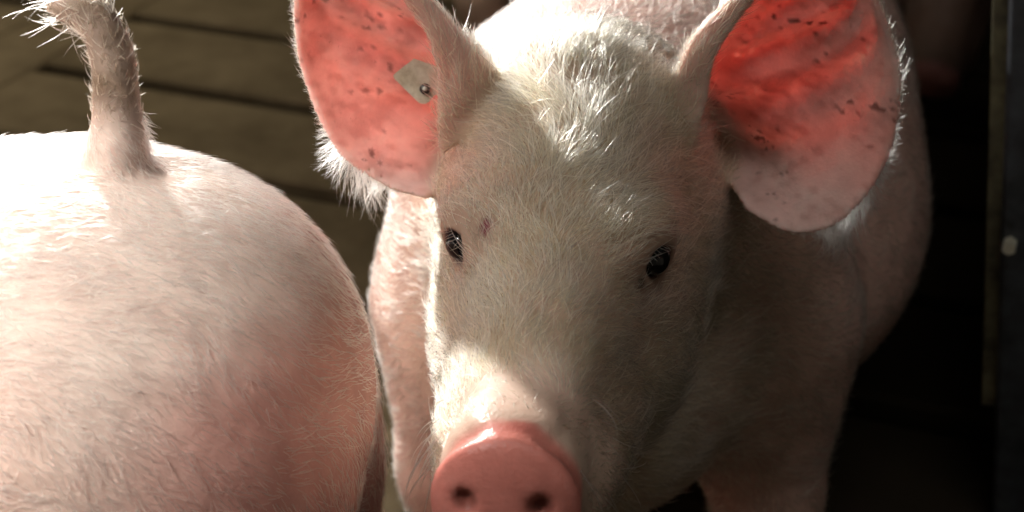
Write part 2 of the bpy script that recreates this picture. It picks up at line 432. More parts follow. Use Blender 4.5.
# ------------------------------------------------------------------ pig head, shared by every pig
HS = [-.20, -.12, -.06, 0, .05, .10, .15, .198]
HW = [.092, .087, .081, .0725, .058, .0455, .0405, .0415]
HT = [.098, .109, .085, .055, .031, .007, -.011, -.018]
HB = [-.15, -.152, -.150, -.145, -.132, -.116, -.102, -.092]
def frame(yaw, pitch):
    """rows: right, forward, up; yaw 0 faces the camera (-y); right is the viewer's right"""
    f = np.array([-math.sin(yaw)*math.cos(pitch), -math.cos(yaw)*math.cos(pitch), math.sin(pitch)])
    r = np.array([math.cos(yaw), -math.sin(yaw), 0.0])
    return np.stack([r, f, np.cross(f, r)])
def head_prims(E, R, s=1.0):
    W = lambda x, y, z: E + s * (x * R[0] + y * R[1] + z * R[2])
    sc = lambda a: [s * q for q in a]
    pr = [loft(E, R, sc(HS), sc(HW), sc(HT), sc(HB), .03*s, 2.25, .018*s)]
    for q in (-1, 1):
        pr.append(ellipsoid(W(q*.034, -.050, -.088), sc((.046, .080, .060)), .045*s, R))     # jowl
        pr.append(ellipsoid(W(q*.050, .000, .026), sc((.022, .028, .010)), .028*s, R))       # brow
        pr.append(ellipsoid(W(q*.034, .09, -.085), sc((.022, .07, .030)), .03*s, R))          # lip
    pr.append(ellipsoid(W(0, .203, -.056), sc((.0415, .013, .040)), .007*s, R))               # snout disc
    pr.append(ellipsoid(W(0, .176, -.022), sc((.016, .014, .006)), .020*s, R))                # fold above the disc
    pr.append(ellipsoid(W(0, .14, -.128), sc((.026, .05, .016)), .03*s, R))                    # chin
    for q in (-1, 1):
        pr.append(ellipsoid(W(q*.0205, .219, -.051), sc((.0060, .012, .0070)), .007*s, R, op='s'))  # nostril
    return pr
def local(P, E, R): return (P - E) @ R.T

# ------------------------------------------------------------------ floor of concrete slats over a dark pit
DV = np.array([.932, -.361, 0.0]); NV = np.array([.361, .932, 0.0]); UP = np.array([0, 0, 1.0])
floor = empty('floor', (0, 0, 0), kind='structure')
v, f = box_geo(NV * 2.2 + DV * -.6 + UP * -.30, (DV, NV, UP), (3.2, 3.0, .02), .004)
mesh_obj('pit_bottom', v, f, M_PIT, floor, False)
PITCH_S, SLOT, T_END = .288, .048, -1.775
slat_mesh = {}
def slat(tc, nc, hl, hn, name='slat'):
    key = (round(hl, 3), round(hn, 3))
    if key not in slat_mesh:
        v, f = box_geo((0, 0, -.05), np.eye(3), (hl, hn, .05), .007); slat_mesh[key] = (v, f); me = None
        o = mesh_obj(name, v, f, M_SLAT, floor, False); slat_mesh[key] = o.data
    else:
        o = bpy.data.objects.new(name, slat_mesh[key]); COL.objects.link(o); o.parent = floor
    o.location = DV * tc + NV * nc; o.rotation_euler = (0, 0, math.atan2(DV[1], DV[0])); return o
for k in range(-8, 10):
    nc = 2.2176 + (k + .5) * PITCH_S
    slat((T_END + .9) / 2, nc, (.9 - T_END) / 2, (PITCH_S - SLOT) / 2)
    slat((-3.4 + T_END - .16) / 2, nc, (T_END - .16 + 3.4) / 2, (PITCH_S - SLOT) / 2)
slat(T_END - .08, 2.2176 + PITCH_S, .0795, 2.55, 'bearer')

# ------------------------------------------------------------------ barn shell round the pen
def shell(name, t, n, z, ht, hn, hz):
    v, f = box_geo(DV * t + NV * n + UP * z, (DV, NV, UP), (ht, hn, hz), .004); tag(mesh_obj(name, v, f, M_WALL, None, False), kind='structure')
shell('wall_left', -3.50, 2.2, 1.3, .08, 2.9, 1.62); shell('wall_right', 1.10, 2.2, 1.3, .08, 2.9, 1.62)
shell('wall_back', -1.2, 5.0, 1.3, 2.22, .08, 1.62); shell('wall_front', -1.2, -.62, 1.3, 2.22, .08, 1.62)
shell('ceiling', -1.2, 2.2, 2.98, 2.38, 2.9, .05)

# ------------------------------------------------------------------ main pig
YAW, PIT = math.radians(9), math.radians(3)
E_H = U(557, 252, 1.02); R_H = frame(YAW, PIT)
HW_ = lambda x, y, z: E_H + x * R_H[0] + y * R_H[1] + z * R_H[2]
SH = np.array([.086, 1.20, .455]); TD = np.array([.15, .9887, 0.0]); TR = np.array([.9887, -.15, 0.0])
prims = [loft(SH, (TR, TD, UP), [-.12, -.02, .08, .20, .36, .54, .66, .76], [.125, .160, .178, .200, .200, .18, .160, .13],
              [.125, .168, .178, .178, .175, .17, .15, .11], [-.13, -.19, -.20, -.235, -.24, -.20, -.14, -.05], .05, 2.2, .09, [.0, .0, .012, .055, .065, .05, .04, .03])]
prims.append(capsule(HW_(0, -.13, -.035), SH + np.array([0, -.02, .01]), .100, .165, .05))
prims.append(ellipsoid(SH + np.array([-.02, -.13, -.10]), (.10, .09, .10), .06))                    # brisket
def W2(a, q, z): return np.array([SH[0], SH[1], 0]) + TR * a + TD * q + UP * z
prims.append(ellipsoid(W2(.055, .24, .335), (.228, .27, .165), .06, (TR, TD, UP)))                  # belly
for sgn, dx in ((-1, .0), (1, .02)):
    prims.append(ellipsoid(W2(sgn * (.100 if sgn < 0 else .088), -.005, .40), (.078, .12, .16), .06))                    # shoulder
    kx = -.138 if sgn < 0 else .145
    prims.append(capsule(W2(kx * .9, -.02, .36), W2(kx, -.03, .20), .078, .046, .05))
    prims.append(capsule(W2(kx, -.03, .20), W2(kx, -.02, .045), .042, .030, .03))
    prims.append(ellipsoid(W2(kx, -.045, .028), (.036, .046, .030), .02))
    h = .05 + .12 * sgn
    prims.append(capsule(W2(h, .62, .40), W2(h, .55, .27), .11, .075, .06))
    prims.append(capsule(W2(h, .55, .27), W2(h, .70, .19), .07, .042, .04))
    prims.append(capsule(W2(h, .70, .19), W2(h, .67, .045), .04, .030, .03))
    prims.append(ellipsoid(W2(h, .65, .028), (.036, .046, .030), .02))
tailp = [W2(0, .76, .55), W2(.01, .81, .56), W2(.03, .85, .52), W2(.03, .86, .45), W2(.02, .85, .40)]
for a, b, r0, r1 in zip(tailp[:-1], tailp[1:], (.022, .016, .012, .009), (.016, .012, .009, .005)): prims.append(capsule(a, b, r0, r1, .015))
n_body = len(prims)
prims += head_prims(E_H, R_H)
def march(prims, px, py, d0=.6, d1=1.8):
    o = CAM; d = U(px, py, 1.0) - CAM; t = d0
    for _ in range(200):
        s = float(eval_points(prims, o + t * d)[0]); t += s * .6
        if abs(s) < 2e-4 or t > d1: break
    P = o + t * d; h = .002
    g = np.array([float(eval_points(prims, P + h * e)[0] - eval_points(prims, P - h * e)[0]) for e in np.eye(3)])
    return P, g / np.linalg.norm(g), t
eyes = []
for px, py in ((460, 245), (654, 259)):
    P, n, t = march(prims, px, py); tc = CAM - P; n = n + (.04 if px < 500 else .32) * tc / np.linalg.norm(tc); n /= np.linalg.norm(n); eyes.append((P, n))
for P, n in eyes:
    a = np.cross(n, UP); a /= np.linalg.norm(a); A = np.stack([a, n, np.cross(a, n)])
    prims.append(ellipsoid(P - n * .003, (.0185, .0072, .0160), .012, A))
for P, n in eyes:
    prims.append(capsule(P + n * .02, P - n * .004, .0110, .0102, .003, 's'))
# ears: rows of (px, py, depth offset) turned into points of the barn
def ear_grid(rows, base, slope, y0): return [[U(x, y, base - (y0 - y) * slope + o) for x, y, o in r] for r in rows]
EAR_L = [
 [(425,196,0),(440,186,.02),(466,150,.055),(490,112,.055),(500,88,.02),(482,110,-.005),(443,150,-.01)],
 [(385,183,0),(408,165,.02),(440,122,.035),(474,82,.03),(489,67,.01),(467,88,-.01),(440,122,-.012)],
 [(340,150,0),(370,125,.02),(410,85,.032),(452,50,.026),(471,45,.008),(462,57,-.008),(441,78,-.010)],
 [(311,92,0),(340,65,.018),(382,34,.028),(430,15,.02),(447,21,.006),(444,27,-.006),(431,37,-.008)],
 [(297,30,0),(320,5,.014),(355,-15,.02),(395,-25,.014),(411,-18,.004),(411,-12,-.004),(405,-3,-.005)],
 [(300,-40,0),(315,-56,.008),(335,-64,.012),(358,-68,.008),(370,-63,.002),(371,-58,-.002),(367,-52,-.003)],
 [(322,-98,0),(325,-101,.002),(329,-103,.003),(333,-102,.002),(336,-100,0),(336,-99,0),(335,-97,0)]]
EAR_R = [
 [(747,208,0),(738,190,.02),(724,160,.06),(704,130,.065),(680,108,.02),(672,104,0),(692,140,-.01)],
 [(790,230,-.012),(776,195,.016),(752,150,.055),(720,108,.06),(688,82,.015),(680,77,0),(704,98,-.010)],
 [(840,219,-.012),(815,175,.016),(783,122,.034),(738,74,.03),(701,47,.012),(694,43,0),(712,57,-.008)],
 [(884,162,0),(855,115,.018),(813,68,.03),(763,29,.025),(728,13,.010),(722,12,0),(736,19,-.005)],
 [(899,86,0),(870,45,.015),(835,10,.022),(795,-15,.02),(765,-28,.008),(760,-27,0),(770,-24,-.004)],
 [(881,8,0),(862,-15,.010),(840,-38,.015),(812,-55,.012),(796,-61,.004),(792,-60,0),(798,-57,-.003)],
 [(838,-82,0),(834,-85,.002),(829,-87,.003),(824,-87,.002),(820,-86,0),(819,-85,0),(821,-83,0)]]
gridL = ear_grid(EAR_L, 1.104, .00033, 190); gridR = ear_grid(EAR_R, 1.106, .00033, 200)
headonly = list(prims)
pl, GL = sheet_prim(gridL, .0026); pr_, GR = sheet_prim(gridR, .0026)
prims += [pl, pr_]
xs = axis_grid(-.25, .75, -.165, .275, .0027, .014); ys = axis_grid(.60, 2.2, .665, 1.13, .0027, .014); zs = axis_grid(-.03, .80, .385, .79, .0027, .012)
V, F4 = surface_nets(eval_grid(prims, xs, ys, zs), xs, ys, zs)
V = relax(V, F4, 3); NR, AR = normals_of(V, F4)

def ear_info(V, NR, grids, body):
    """per vertex: how much it is ear, which side (1 = opening), nearest across/along coordinates"""
    e = np.zeros(len(V)); inner = np.zeros(len(V)); uu = np.zeros(len(V)); vv = np.zeros(len(V)); side = np.zeros(len(V), int)
    for gi, G in enumerate(grids):
        P = G.reshape(-1, 3); nv, nu = G.shape[:2]
        du = np.gradient(G, axis=1); dv = np.gradient(G, axis=0); gn = np.cross(du, dv); gn /= np.linalg.norm(gn, axis=2)[..., None] + 1e-12
        cand = np.nonzero(((V > P.min(0) - .02) & (V < P.max(0) + .02)).all(1))[0]
        for c in range(0, len(cand), 8000):
            ii = cand[c:c+8000]; d2 = (V[ii]**2).sum(1)[:, None] - 2 * V[ii] @ P.T + (P**2).sum(1)[None]
            j = d2.argmin(1); dd = np.sqrt(np.maximum(d2[np.arange(len(ii)), j], 0)); ok = dd < .009
            i2 = ii[ok]; j = j[ok]; dv_ = V[i2] - P[j]; s = (NR[i2] * gn.reshape(-1, 3)[j]).sum(1)
            e[i2] = np.clip((.009 - dd[ok]) / .004, 0, 1); inner[i2] = s; uu[i2] = (j % nu) / (nu - 1); vv[i2] = (j // nu) / (nv - 1); side[i2] = gi + 1
    hb = np.array([0.0]) if body is None else None
    if body is not None:
        ii = np.nonzero(e > 0)[0]; d = eval_points(body, V[ii]); e[ii] *= np.clip((d - .002) / .012, 0, 1)
    return e, inner, uu, vv, side
ee, inn, eu, ev, es = ear_info(V, NR, (GL, GR), headonly)
# the opening side: sheet normal sign chosen so that it looks towards the concave side
sgnL = np.sign(np.mean((NR[(es == 1) & (ee > .8) & (ev > .3) & (eu < .4)] @ -CF) * inn[(es == 1) & (ee > .8) & (ev > .3) & (eu < .4)]))
sgnR = np.sign(np.mean((NR[(es == 2) & (ee > .8) & (ev > .3) & (eu < .4)] @ -CF) * inn[(es == 2) & (ee > .8) & (ev > .3) & (eu < .4)]))
inner = np.clip(np.where(es == 1, sgnL, sgnR) * inn * 3 + .3, 0, 1) * ee
lc = local(V, E_H, R_H)
def lerp(a, b, t): return a * (1 - t[:, None]) + np.asarray(b)[None] * t[:, None]
def sstep(a, b, x): t = np.clip((x - a) / (b - a), 0, 1); return t * t * (3 - 2 * t)
SKIN = np.array([.70, .47, .40])
MARKS = [((488, 221), (485, 231), .0028, (.20, .02, .035), 1.0), ((641, 279), (642, 286), .0026, (.10, .06, .03), .8), ((452, 336), (450, 350), .003, (.08, .06, .03), .8),
         ((720, 290), (717, 330), .002, (.06, .045, .035), .7), ((515, 425), (533, 428), .004, (.55, .16, .13), .7), ((470, 275), (462, 300), .006, (.25, .20, .10), .6)]
def skin_colour(V, lc, ee, inner, s=1.0):
    c = np.tile(SKIN, (len(V), 1)); n1 = vnoise(V, 30, 1); n2 = vnoise(V, 75, 2)
    head = sstep(-.30, -.05, lc[:, 1])
    c = lerp(c, (.40, .34, .20), head * (.6 + .4 * n1) * .9)                    # soiled greenish brown head
    c = lerp(c, (.75, .55, .46), sstep(.11, .155, lc[:, 1] + .35 * lc[:, 0]) * .75)  # cleaner muzzle
    c = lerp(c, (.70, .26, .215), sstep(.190, .197, lc[:, 1] + .006 * n1) * sstep(.06, .05, np.hypot(lc[:, 0], lc[:, 2] + .056)))
    for P, n in eyes:
        d = np.linalg.norm(V - P, axis=1); c = lerp(c, (.42, .27, .21), sstep(.040, .016, d) * .7); c = lerp(c, (.10, .05, .045), sstep(.0135, .0115, d))
    c = lerp(c, (.22, .07, .055), sstep(.009, .0045, np.minimum(np.hypot(lc[:, 0] - .0205, lc[:, 2] + .051), np.hypot(lc[:, 0] + .0205, lc[:, 2] + .051))) * (lc[:, 1] > .18) * (lc[:, 1] < .215) * .8)
    for (px, py), (qx, qy), r, kc, a in MARKS:
        A_ = march(prims, px, py)[0]; B_ = march(prims, qx, qy)[0]; ab = B_ - A_; t = np.clip(((V - A_) @ ab) / (ab @ ab), 0, 1)
        d = np.linalg.norm(V - A_ - t[:, None] * ab, axis=1); c = lerp(c, kc, sstep(r * 1.5, r * .5, d) * a)
    c = lerp(c, (.14, .10, .07), sstep(.062, .045, V[:, 2]))
    c = lerp(c, (.80, .58, .50), ee * .8); c = lerp(c, (.90, .62, .58), inner)
    win, rl = ridge(eu, ev, .05); ridge_shade = sum(g for g, a in rl) * win  # ridge shading put into the ear colour as dark vein-red lines
    c = lerp(c, (.55, .25, .21), inner * np.clip(ridge_shade, 0, 1) * .55 * vnoise(V, 50, 51))
    c = lerp(c, (.50, .20, .15), inner * sstep(.55, .85, vnoise(V, 95, 52)) * .30)
    c = lerp(c, (.22, .07, .05), inner * sstep(.86, .97, vnoise(V, 240, 53)) * sstep(.45, .8, vnoise(V, 33, 54)) * .7)
    return c
colr = skin_colour(V, lc, ee, inner)
wet = sstep(.160, .190, lc[:, 1]) * (lc[:, 1] < .25)
rgba = np.ones((len(V), 4)); rgba[:, :3] = colr
PIG = empty('pig', (SH[0], SH[1], 0), 'large-eared pale pig with soiled face and ear tag looking at the camera', 'pig')
def into(o):
    o.location = tuple(-np.array(PIG.location)); return o
body = into(mesh_obj('body', V, F4, M_SKIN, PIG, True, {'col': ('FLOAT_COLOR', rgba), 'ear': ('FLOAT', ee * np.clip((ev - .06) / .18, 0, 1)), 'wet': ('FLOAT', wet)}))
bvh = BVHTree.FromPolygons([Vector(p) for p in V], F4.tolist())
def hit(px, py):
    r = bvh.ray_cast(Vector(CAM), Vector(U(px, py, 1.0) - CAM)); return np.array(r[0]), np.array(r[1])

def ball(c, r, n=24, A=np.eye(3), sc=(1, 1, 1)):
    Vb = []; Fb = []; m = n // 2
    for i in range(m + 1):
        for j in range(n):
            t, p = math.pi * i / m, 2 * math.pi * j / n
            Vb.append(c + r * (sc[0]*math.sin(t)*math.cos(p) * A[0] + sc[1]*math.sin(t)*math.sin(p) * A[1] + sc[2]*math.cos(t) * A[2]))
    for i in range(m):
        for j in range(n): Fb.append([i*n + j, (i+1)*n + j, (i+1)*n + (j+1) % n, i*n + (j+1) % n])
    return Vb, Fb
for k, (P, n) in enumerate(eyes):
    vb, fb = ball(P - n * .0020, .0106 if k == 0 else .0116)
    eye = into(mesh_obj('eye', vb, fb, M_EYE, PIG))
    a = np.cross(n, UP); a /= np.linalg.norm(a); upv = np.cross(a, n); upv *= np.sign(upv[2])
    ang = np.linspace(-1.0, 1.0, 11); base = P + n * .0050 + .0124 * (np.sin(ang)[:, None] * a + np.cos(ang)[:, None] * upv)
    D = np.sin(ang)[:, None] * a * .5 + n * .9 + upv * -.10; D /= np.linalg.norm(D, axis=1)[:, None]
    lash = make_hair('eyelashes', base, D, np.tile(upv, (len(base), 1)), .008, .00016, np.tile((.75, .66, .48), (len(base), 1)), eye, .1, .5, kind=None, label='pale eyelashes', jit=.12)

# ------------------------------------------------------------------ ear tag
pt, nt_ = hit(417, 78)
toC = CAM - pt; toC /= np.linalg.norm(toC)
def tagp(px, py, d): return U(px, py, d)
dt = float((pt - CAM) @ CF) - .006
quad = [(391.5, 76), (421, 53), (431, 53.5), (441, 67), (438, 92), (427, 104), (420, 104)]
def rounded(poly, r, n=4):
    out = []; m = len(poly)
    for i in range(m):
        p0, p1, p2 = map(np.array, (poly[i-1], poly[i], poly[(i+1) % m])); a = p0 - p1; b = p2 - p1
        ra = min(r, .45 * np.linalg.norm(a), .45 * np.linalg.norm(b)); A_ = p1 + a / np.linalg.norm(a) * ra; B_ = p1 + b / np.linalg.norm(b) * ra
        for t in np.linspace(0, 1, n): out.append((1-t)**2 * A_ + 2*t*(1-t) * p1 + t*t * B_)
    return out
poly = rounded(quad, 4.5)
def slabof(poly, dfun, th):
    A_ = [U(x, y, dfun(x, y)) for x, y in poly]; B_ = [U(x, y, dfun(x, y) + th) for x, y in poly]; n = len(poly)
    return A_ + B_, [list(range(n))[::-1], list(range(n, 2*n))] + [[i, (i+1) % n, n + (i+1) % n, n + i] for i in range(n)]
dfun = lambda x, y: dt + (x - 417) * .00012 + (y - 78) * .00008
v, f = slabof(poly, dfun, .0016)
etag = into(mesh_obj('ear_tag', v, f, M_TAG, PIG, False)); etag['label'] = 'cream plastic ear tag with a dark-ringed stud'
sc_ = U(425, 89, dfun(425, 89) - .0012)
A3 = np.stack([CR, CU, -CF])
v, f = ball(sc_, .0038, 18, A3, (1, 1, .45)); into(mesh_obj('stud_ring', v, f, M_TAG_DARK, etag))
bpy.data.objects['stud_ring'].location = (0, 0, 0)
v, f = ball(sc_ - CF * .0014, .0018, 14, A3, (1, 1, .6)); into(mesh_obj('stud', v, f, M_TAG_STUD, etag)).location = (0, 0, 0)
for o in bpy.data.objects:                       # lashes sit under an eye that is already moved
    if o.name.startswith('eyelashes'): o.location = (0, 0, 0)

# ------------------------------------------------------------------ coat of the main pig
def tang(D, Nn): D = D - (D * Nn).sum(1)[:, None] * Nn; return D / (np.linalg.norm(D, axis=1)[:, None] + 1e-9)
if HAIR > 0:
    fc = V[F4].mean(1); fl = local(fc, E_H, R_H); fe = ee[F4].mean(1); fi = inner[F4].mean(1); fn = NR[F4[:, 0]]
    dens = np.where(fl[:, 1] > -.18, 430000., 130000.); dens = np.where((fc[:, 1] > 1.75) | (fc[:, 2] < .12), 25000., dens)
    dens *= 1 - .75 * sstep(.13, .17, fl[:, 1]); dens[fl[:, 1] > .180] = 0
    dens *= 1 - fi; dens[(fe > .3) & (fi > .1)] = 0; dens[(fe > .3) & (fi <= .1) & (ev[F4[:, 0]] < .5) & (eu[F4[:, 0]] < .5)] *= .10; dens[(fe > .3) & (fi <= .1)] *= .5
    for P, n in eyes:
        d = np.linalg.norm(fc - P, axis=1); dens *= sstep(.016, .030, d)
    dens *= .45 + .9 * vnoise(fc, 60, 5)
    P, vi = scatter(V, F4, AR, dens * HAIR); Nn = NR[vi]; pl_ = local(P, E_H, R_H)
    hw = sstep(-.32, -.14, pl_[:, 1])[:, None]
    swirl = np.stack([vnoise(P, 26, 11), vnoise(P, 26, 12), vnoise(P, 26, 13)], 1) - .5
    dh = -R_H[1][None] * 1.0 + R_H[0][None] * np.sign(pl_[:, :1]) * np.clip(np.abs(pl_[:, :1]) / .06, 0, 1) * .55 + R_H[2][None] * -.25 * np.clip(-pl_[:, 2:3] / .06, 0, 1)
    db = TD[None] * 1.0 - UP[None] * .55
    D = dh * hw + db * (1 - hw) + swirl * 1.1
    e_ = ee[vi][:, None] > .3
    if e_.any():
        D = np.where(e_, CU[None] * .9 + CR[None] * np.where(es[vi] == 1, -.5, .5)[:, None] + swirl * .4, D)
    D = tang(D, Nn)
    L = np.where(hw[:, 0] > .5, .013, .015) * (.55 + .9 * vnoise(P, 45, 8)) * rng.uniform(.6, 1.3, len(P))
    L *= np.where(e_[:, 0], .55, 1.0); L *= 1 - .5 * sstep(.10, .16, pl_[:, 1])
    poll = np.exp(-((pl_[:, 1] + .075) / .05)**2) * (pl_[:, 2] > .03); L *= 1 + .7 * poll
    hc = np.tile((.80, .72, .57), (len(P), 1)); hc = lerp(hc, (.46, .40, .235), hw[:, 0] * (.35 + .65 * vnoise(P, 34, 21)) * .85)
    hc = lerp(hc, (.84, .78, .66), 1 - hw[:, 0]) * rng.uniform(.5, 1.2, (len(P), 1))
    hc = lerp(hc, (.16, .12, .07), hw[:, 0] * sstep(.74, .95, vnoise(P, 110, 63)) * sstep(.3, .7, vnoise(P, 22, 62)) * .75)
    rad = rng.uniform(.00013, .00022, len(P)); big = rng.random(len(P)) < .07; rad[big] = .00030; L[big] *= 1.35; hc[big] = (.80, .75, .62)
    into(make_hair('bristles', P, D, Nn, L, rad, hc, PIG, np.where(hw[:, 0] > .5, .34, .18), .45, jit=.24))
    # long pale bristles scattered over the brow and poll
    sel = dens * ((fl[:, 1] > -.14) & (fl[:, 1] < .04) & (fl[:, 2] > .0)) * .010
    P, vi = scatter(V, F4, AR, sel); Nn = NR[vi]; D = tang(-R_H[1][None] + R_H[0][None] * .6 + .5 * rng.normal(size=(len(P), 3)), Nn)
    into(make_hair('long_bristles', P, D, Nn, rng.uniform(.016, .030, len(P)), .00022, np.tile((.80, .75, .62), (len(P), 1)), PIG, .35, .5, jit=.25))
    # brow tufts over each eye
    tufts = []
    for k, (pc, dirn) in enumerate((((628, 205), CR * .85 + CU * .5), ((615, 196), CR * .5 + CU * .6), ((655, 222), CR * .9 + CU * .2), ((447, 222), -CR * .5 + CU * .5))):
        p0, n0 = hit(*pc)
        for _ in range(13 if k < 3 else 6):
            o = rng.normal(size=3) * .006; o -= n0 * (o @ n0); tufts.append((p0 + o, n0, dirn + rng.normal(size=3) * .22))
    P, Nn, D = (np.array(q) for q in zip(*tufts)); 
    into(make_hair('brow_hairs', P, tang(D, Nn), Nn, rng.uniform(.016, .034, len(P)), .00022, np.tile((.74, .68, .52), (len(P), 1)), PIG, .35, .5, jit=.15))
    # whiskers beside the muzzle
    wl = []
    for px, py, dr in ((437, 452, -1), (438, 440, -1), (439, 428, -1), (438, 460, -1), (439, 434, -1), (441, 420, -1), (438, 446, -1), 
                       (600, 420, 1), (612, 440, 1), (590, 400, 1), (620, 470, 1), (605, 490, 1), (635, 455, 1), (580, 470, 1)):
        r = bvh.ray_cast(Vector(CAM), Vector(U(px, py, 1.0) - CAM))
        if r[0] is None or r[3] > 1.15: continue
        for _ in range(2):
            wl.append((np.array(r[0]) + rng.normal(size=3) * .002, np.array(r[1]), CR * dr * .9 - CU * .45 + rng.normal(size=3) * .2))
    P, Nn, D = (np.array(q) for q in zip(*wl))
    into(make_hair('whiskers', P, tang(D, Nn), Nn, rng.uniform(.022, .040, len(P)), .00032, np.tile((.90, .87, .80), (len(P), 1)), PIG, .55, .6, 7, .2))
    # fringes of the ears
    PP, DD, NN, LL = [], [], [], []
    for G, gi in ((GL, 0), (GR, 1)):
        nv, nu = G.shape[:2]; cen = G[:, nu // 3]
        for e in range(1400):
            a = rng.random()**.8 * .92; i = a * (nv - 1); i0 = int(i); i1 = min(i0 + 1, nv - 1); w = i - i0
            p = G[i0, 0] * (1-w) + G[i1, 0] * w; q = G[i0, 3] * (1-w) + G[i1, 3] * w; d = p - q; d /= np.linalg.norm(d)
            tv = G[min(i0+2, nv-1), 0] - G[max(i0-2, 0), 0]; tv /= np.linalg.norm(tv) + 1e-9
            nn = np.cross(d, tv); nn /= np.linalg.norm(nn) + 1e-9; nn *= np.sign(nn @ CF)
            low = math.exp(-((a - (.25 if gi == 0 else .36)) / .10)**2); root = min(1, a / .2)
            PP.append(p + nn * rng.uniform(-.001, .0025) - d * rng.uniform(0, .004)); DD.append(d * (.55 + .1 * low) + tv * (.75 - 1.45 * low) - CU * .25 * low); NN.append(nn)
            LL.append((.002 + .004 * root + .023 * low) * rng.uniform(.4, 1.35))
    PP, DD, NN = map(np.array, (PP, DD, NN))
    into(make_hair('ear_fringe', PP, tang(DD, NN), NN, np.array(LL), .00016, np.tile((.88, .83, .72), (len(PP), 1)), PIG, .2, .5, 5, .22))

# ------------------------------------------------------------------ other pigs
ear_localL = [[local(p, E_H, R_H) for p in r] for r in np.array(gridL)]; ear_localR = [[local(p, E_H, R_H) for p in r] for r in np.array(gridR)]
def whole_pig(O, heading, s, tail, head_pitch, res, ears, z0, head_drop=0.0, neck_fwd=.30, far=0.0):
    """prims of a standing pig; O on the floor under its rump, heading the way it faces"""
    h = np.array([math.cos(heading), math.sin(heading), 0.0]); l = np.array([-h[1], h[0], 0.0]); O = np.asarray(O, float)
    W = lambda x, y, z: O + s * (x * h + y * l) + UP * s * z
    A = np.stack([h, l, UP]); sc = lambda a: [s * q for q in a]
    pr = [ellipsoid(W(.168, 0, .498), sc((.172, .175, .174)), .05*s, A),
          ellipsoid(W(.116, 0, .535), sc((.120, .120, .124)), .05*s, A),
          loft(W(0, 0, 0), (l, h, UP), sc([.14, .28, .45, .65, .82]), sc([.168, .175, .19, .185, .155]), sc([.655, .668, .665, .64, .60]), sc([.34, .28, .25, .26, .32]), .05*s, 2.2, .08*s),
          ellipsoid(W(.78, 0, .46), sc((.15, .17, .17)), .05*s, A)]
    for q in (-1, 1):
        pr += [ellipsoid(W(.150 - (far if q < 0 else 0), q*.085, .43 - (far * .8 if q < 0 else 0)), sc((.135, .085, .18)), .05*s, A),
               capsule(W(.16, q*.105, .38), W(.20, q*.11, .26), .095*s, .07*s, .05*s),
               capsule(W(.19, q*.11, .27), W(.045, q*.105, .185), .066*s, .040*s, .04*s),
               capsule(W(.045, q*.105, .185), W(.08, q*.105, .045), .038*s, .030*s, .03*s),
               ellipsoid(W(.10, q*.105, .028), sc((.046, .036, .030)), .02*s, A),
               capsule(W(.78, q*.11, .36), W(.78, q*.12, .19), .078*s, .046*s, .05*s),
               capsule(W(.78, q*.12, .19), W(.79, q*.12, .045), .042*s, .030*s, .03*s),
               ellipsoid(W(.81, q*.12, .028), sc((.046, .036, .030)), .02*s, A)]
    EH = W(.84 + neck_fwd, 0, .52 - head_drop); yaw = math.atan2(-h[0], -h[1]); R = frame(yaw, head_pitch)
    pr.append(capsule(W(.78, 0, .48), EH - R[1] * .14 * s - R[2] * .03 * s, .165*s, .115*s, .05*s)); pr += head_prims(EH, R, s)
    for a, b, r0, r1 in tail: pr.append(capsule(a, b, r0, r1, .013))
    if ears:
        for g in (ear_localL, ear_localR):
            sp, _ = sheet_prim([[EH + s * (R.T @ p) for p in r] for r in g], .006, .015); pr.append(sp)
    lo = np.min([p.lo for p in pr], 0) - .02; hi = np.max([p.hi for p in pr], 0) + .02; lo[2] = -.02
    g = [np.arange(a, b, res) for a, b in zip(lo, hi)]
    Vp, Fp = surface_nets(eval_grid(pr, *g), *g); Vp = relax(Vp, Fp, 2); Np, Ap = normals_of(Vp, Fp)
    return Vp, Fp, Np, Ap, EH, R, W, h, l
def pig_thing(name_label, O, Vp, Fp, lc, mat, base):
    n1 = vnoise(Vp, 14, 31); c = np.tile(base, (len(Vp), 1)); c = lerp(c, np.asarray(base) * (.85, .66, .60), n1 * .6)
    c = lerp(c, (.75, .36, .32), sstep(.185, .197, lc[:, 1]) * (lc[:, 1] < .25)); c = lerp(c, (.14, .10, .07), sstep(.062, .045, Vp[:, 2])); r = np.ones((len(Vp), 4)); r[:, :3] = c
    t = empty('pig', tuple(O), name_label, 'pig')
    b = mesh_obj('body', Vp, Fp, mat, t, True, {'col': ('FLOAT_COLOR', r), 'ear': ('FLOAT', np.zeros(len(Vp))), 'wet': ('FLOAT', np.zeros(len(Vp)))})
    b.location = tuple(-np.asarray(O)); return t, b
def add_eyes(t, O, EH, R, s):
    for q in (-1, 1):
        vb, fb = ball(EH + s * (q * .0665 * R[0] + .002 * R[1] + .004 * R[2]), .010 * s, 16); mesh_obj('eye', vb, fb, M_EYE, t).location = tuple(-np.asarray(O))

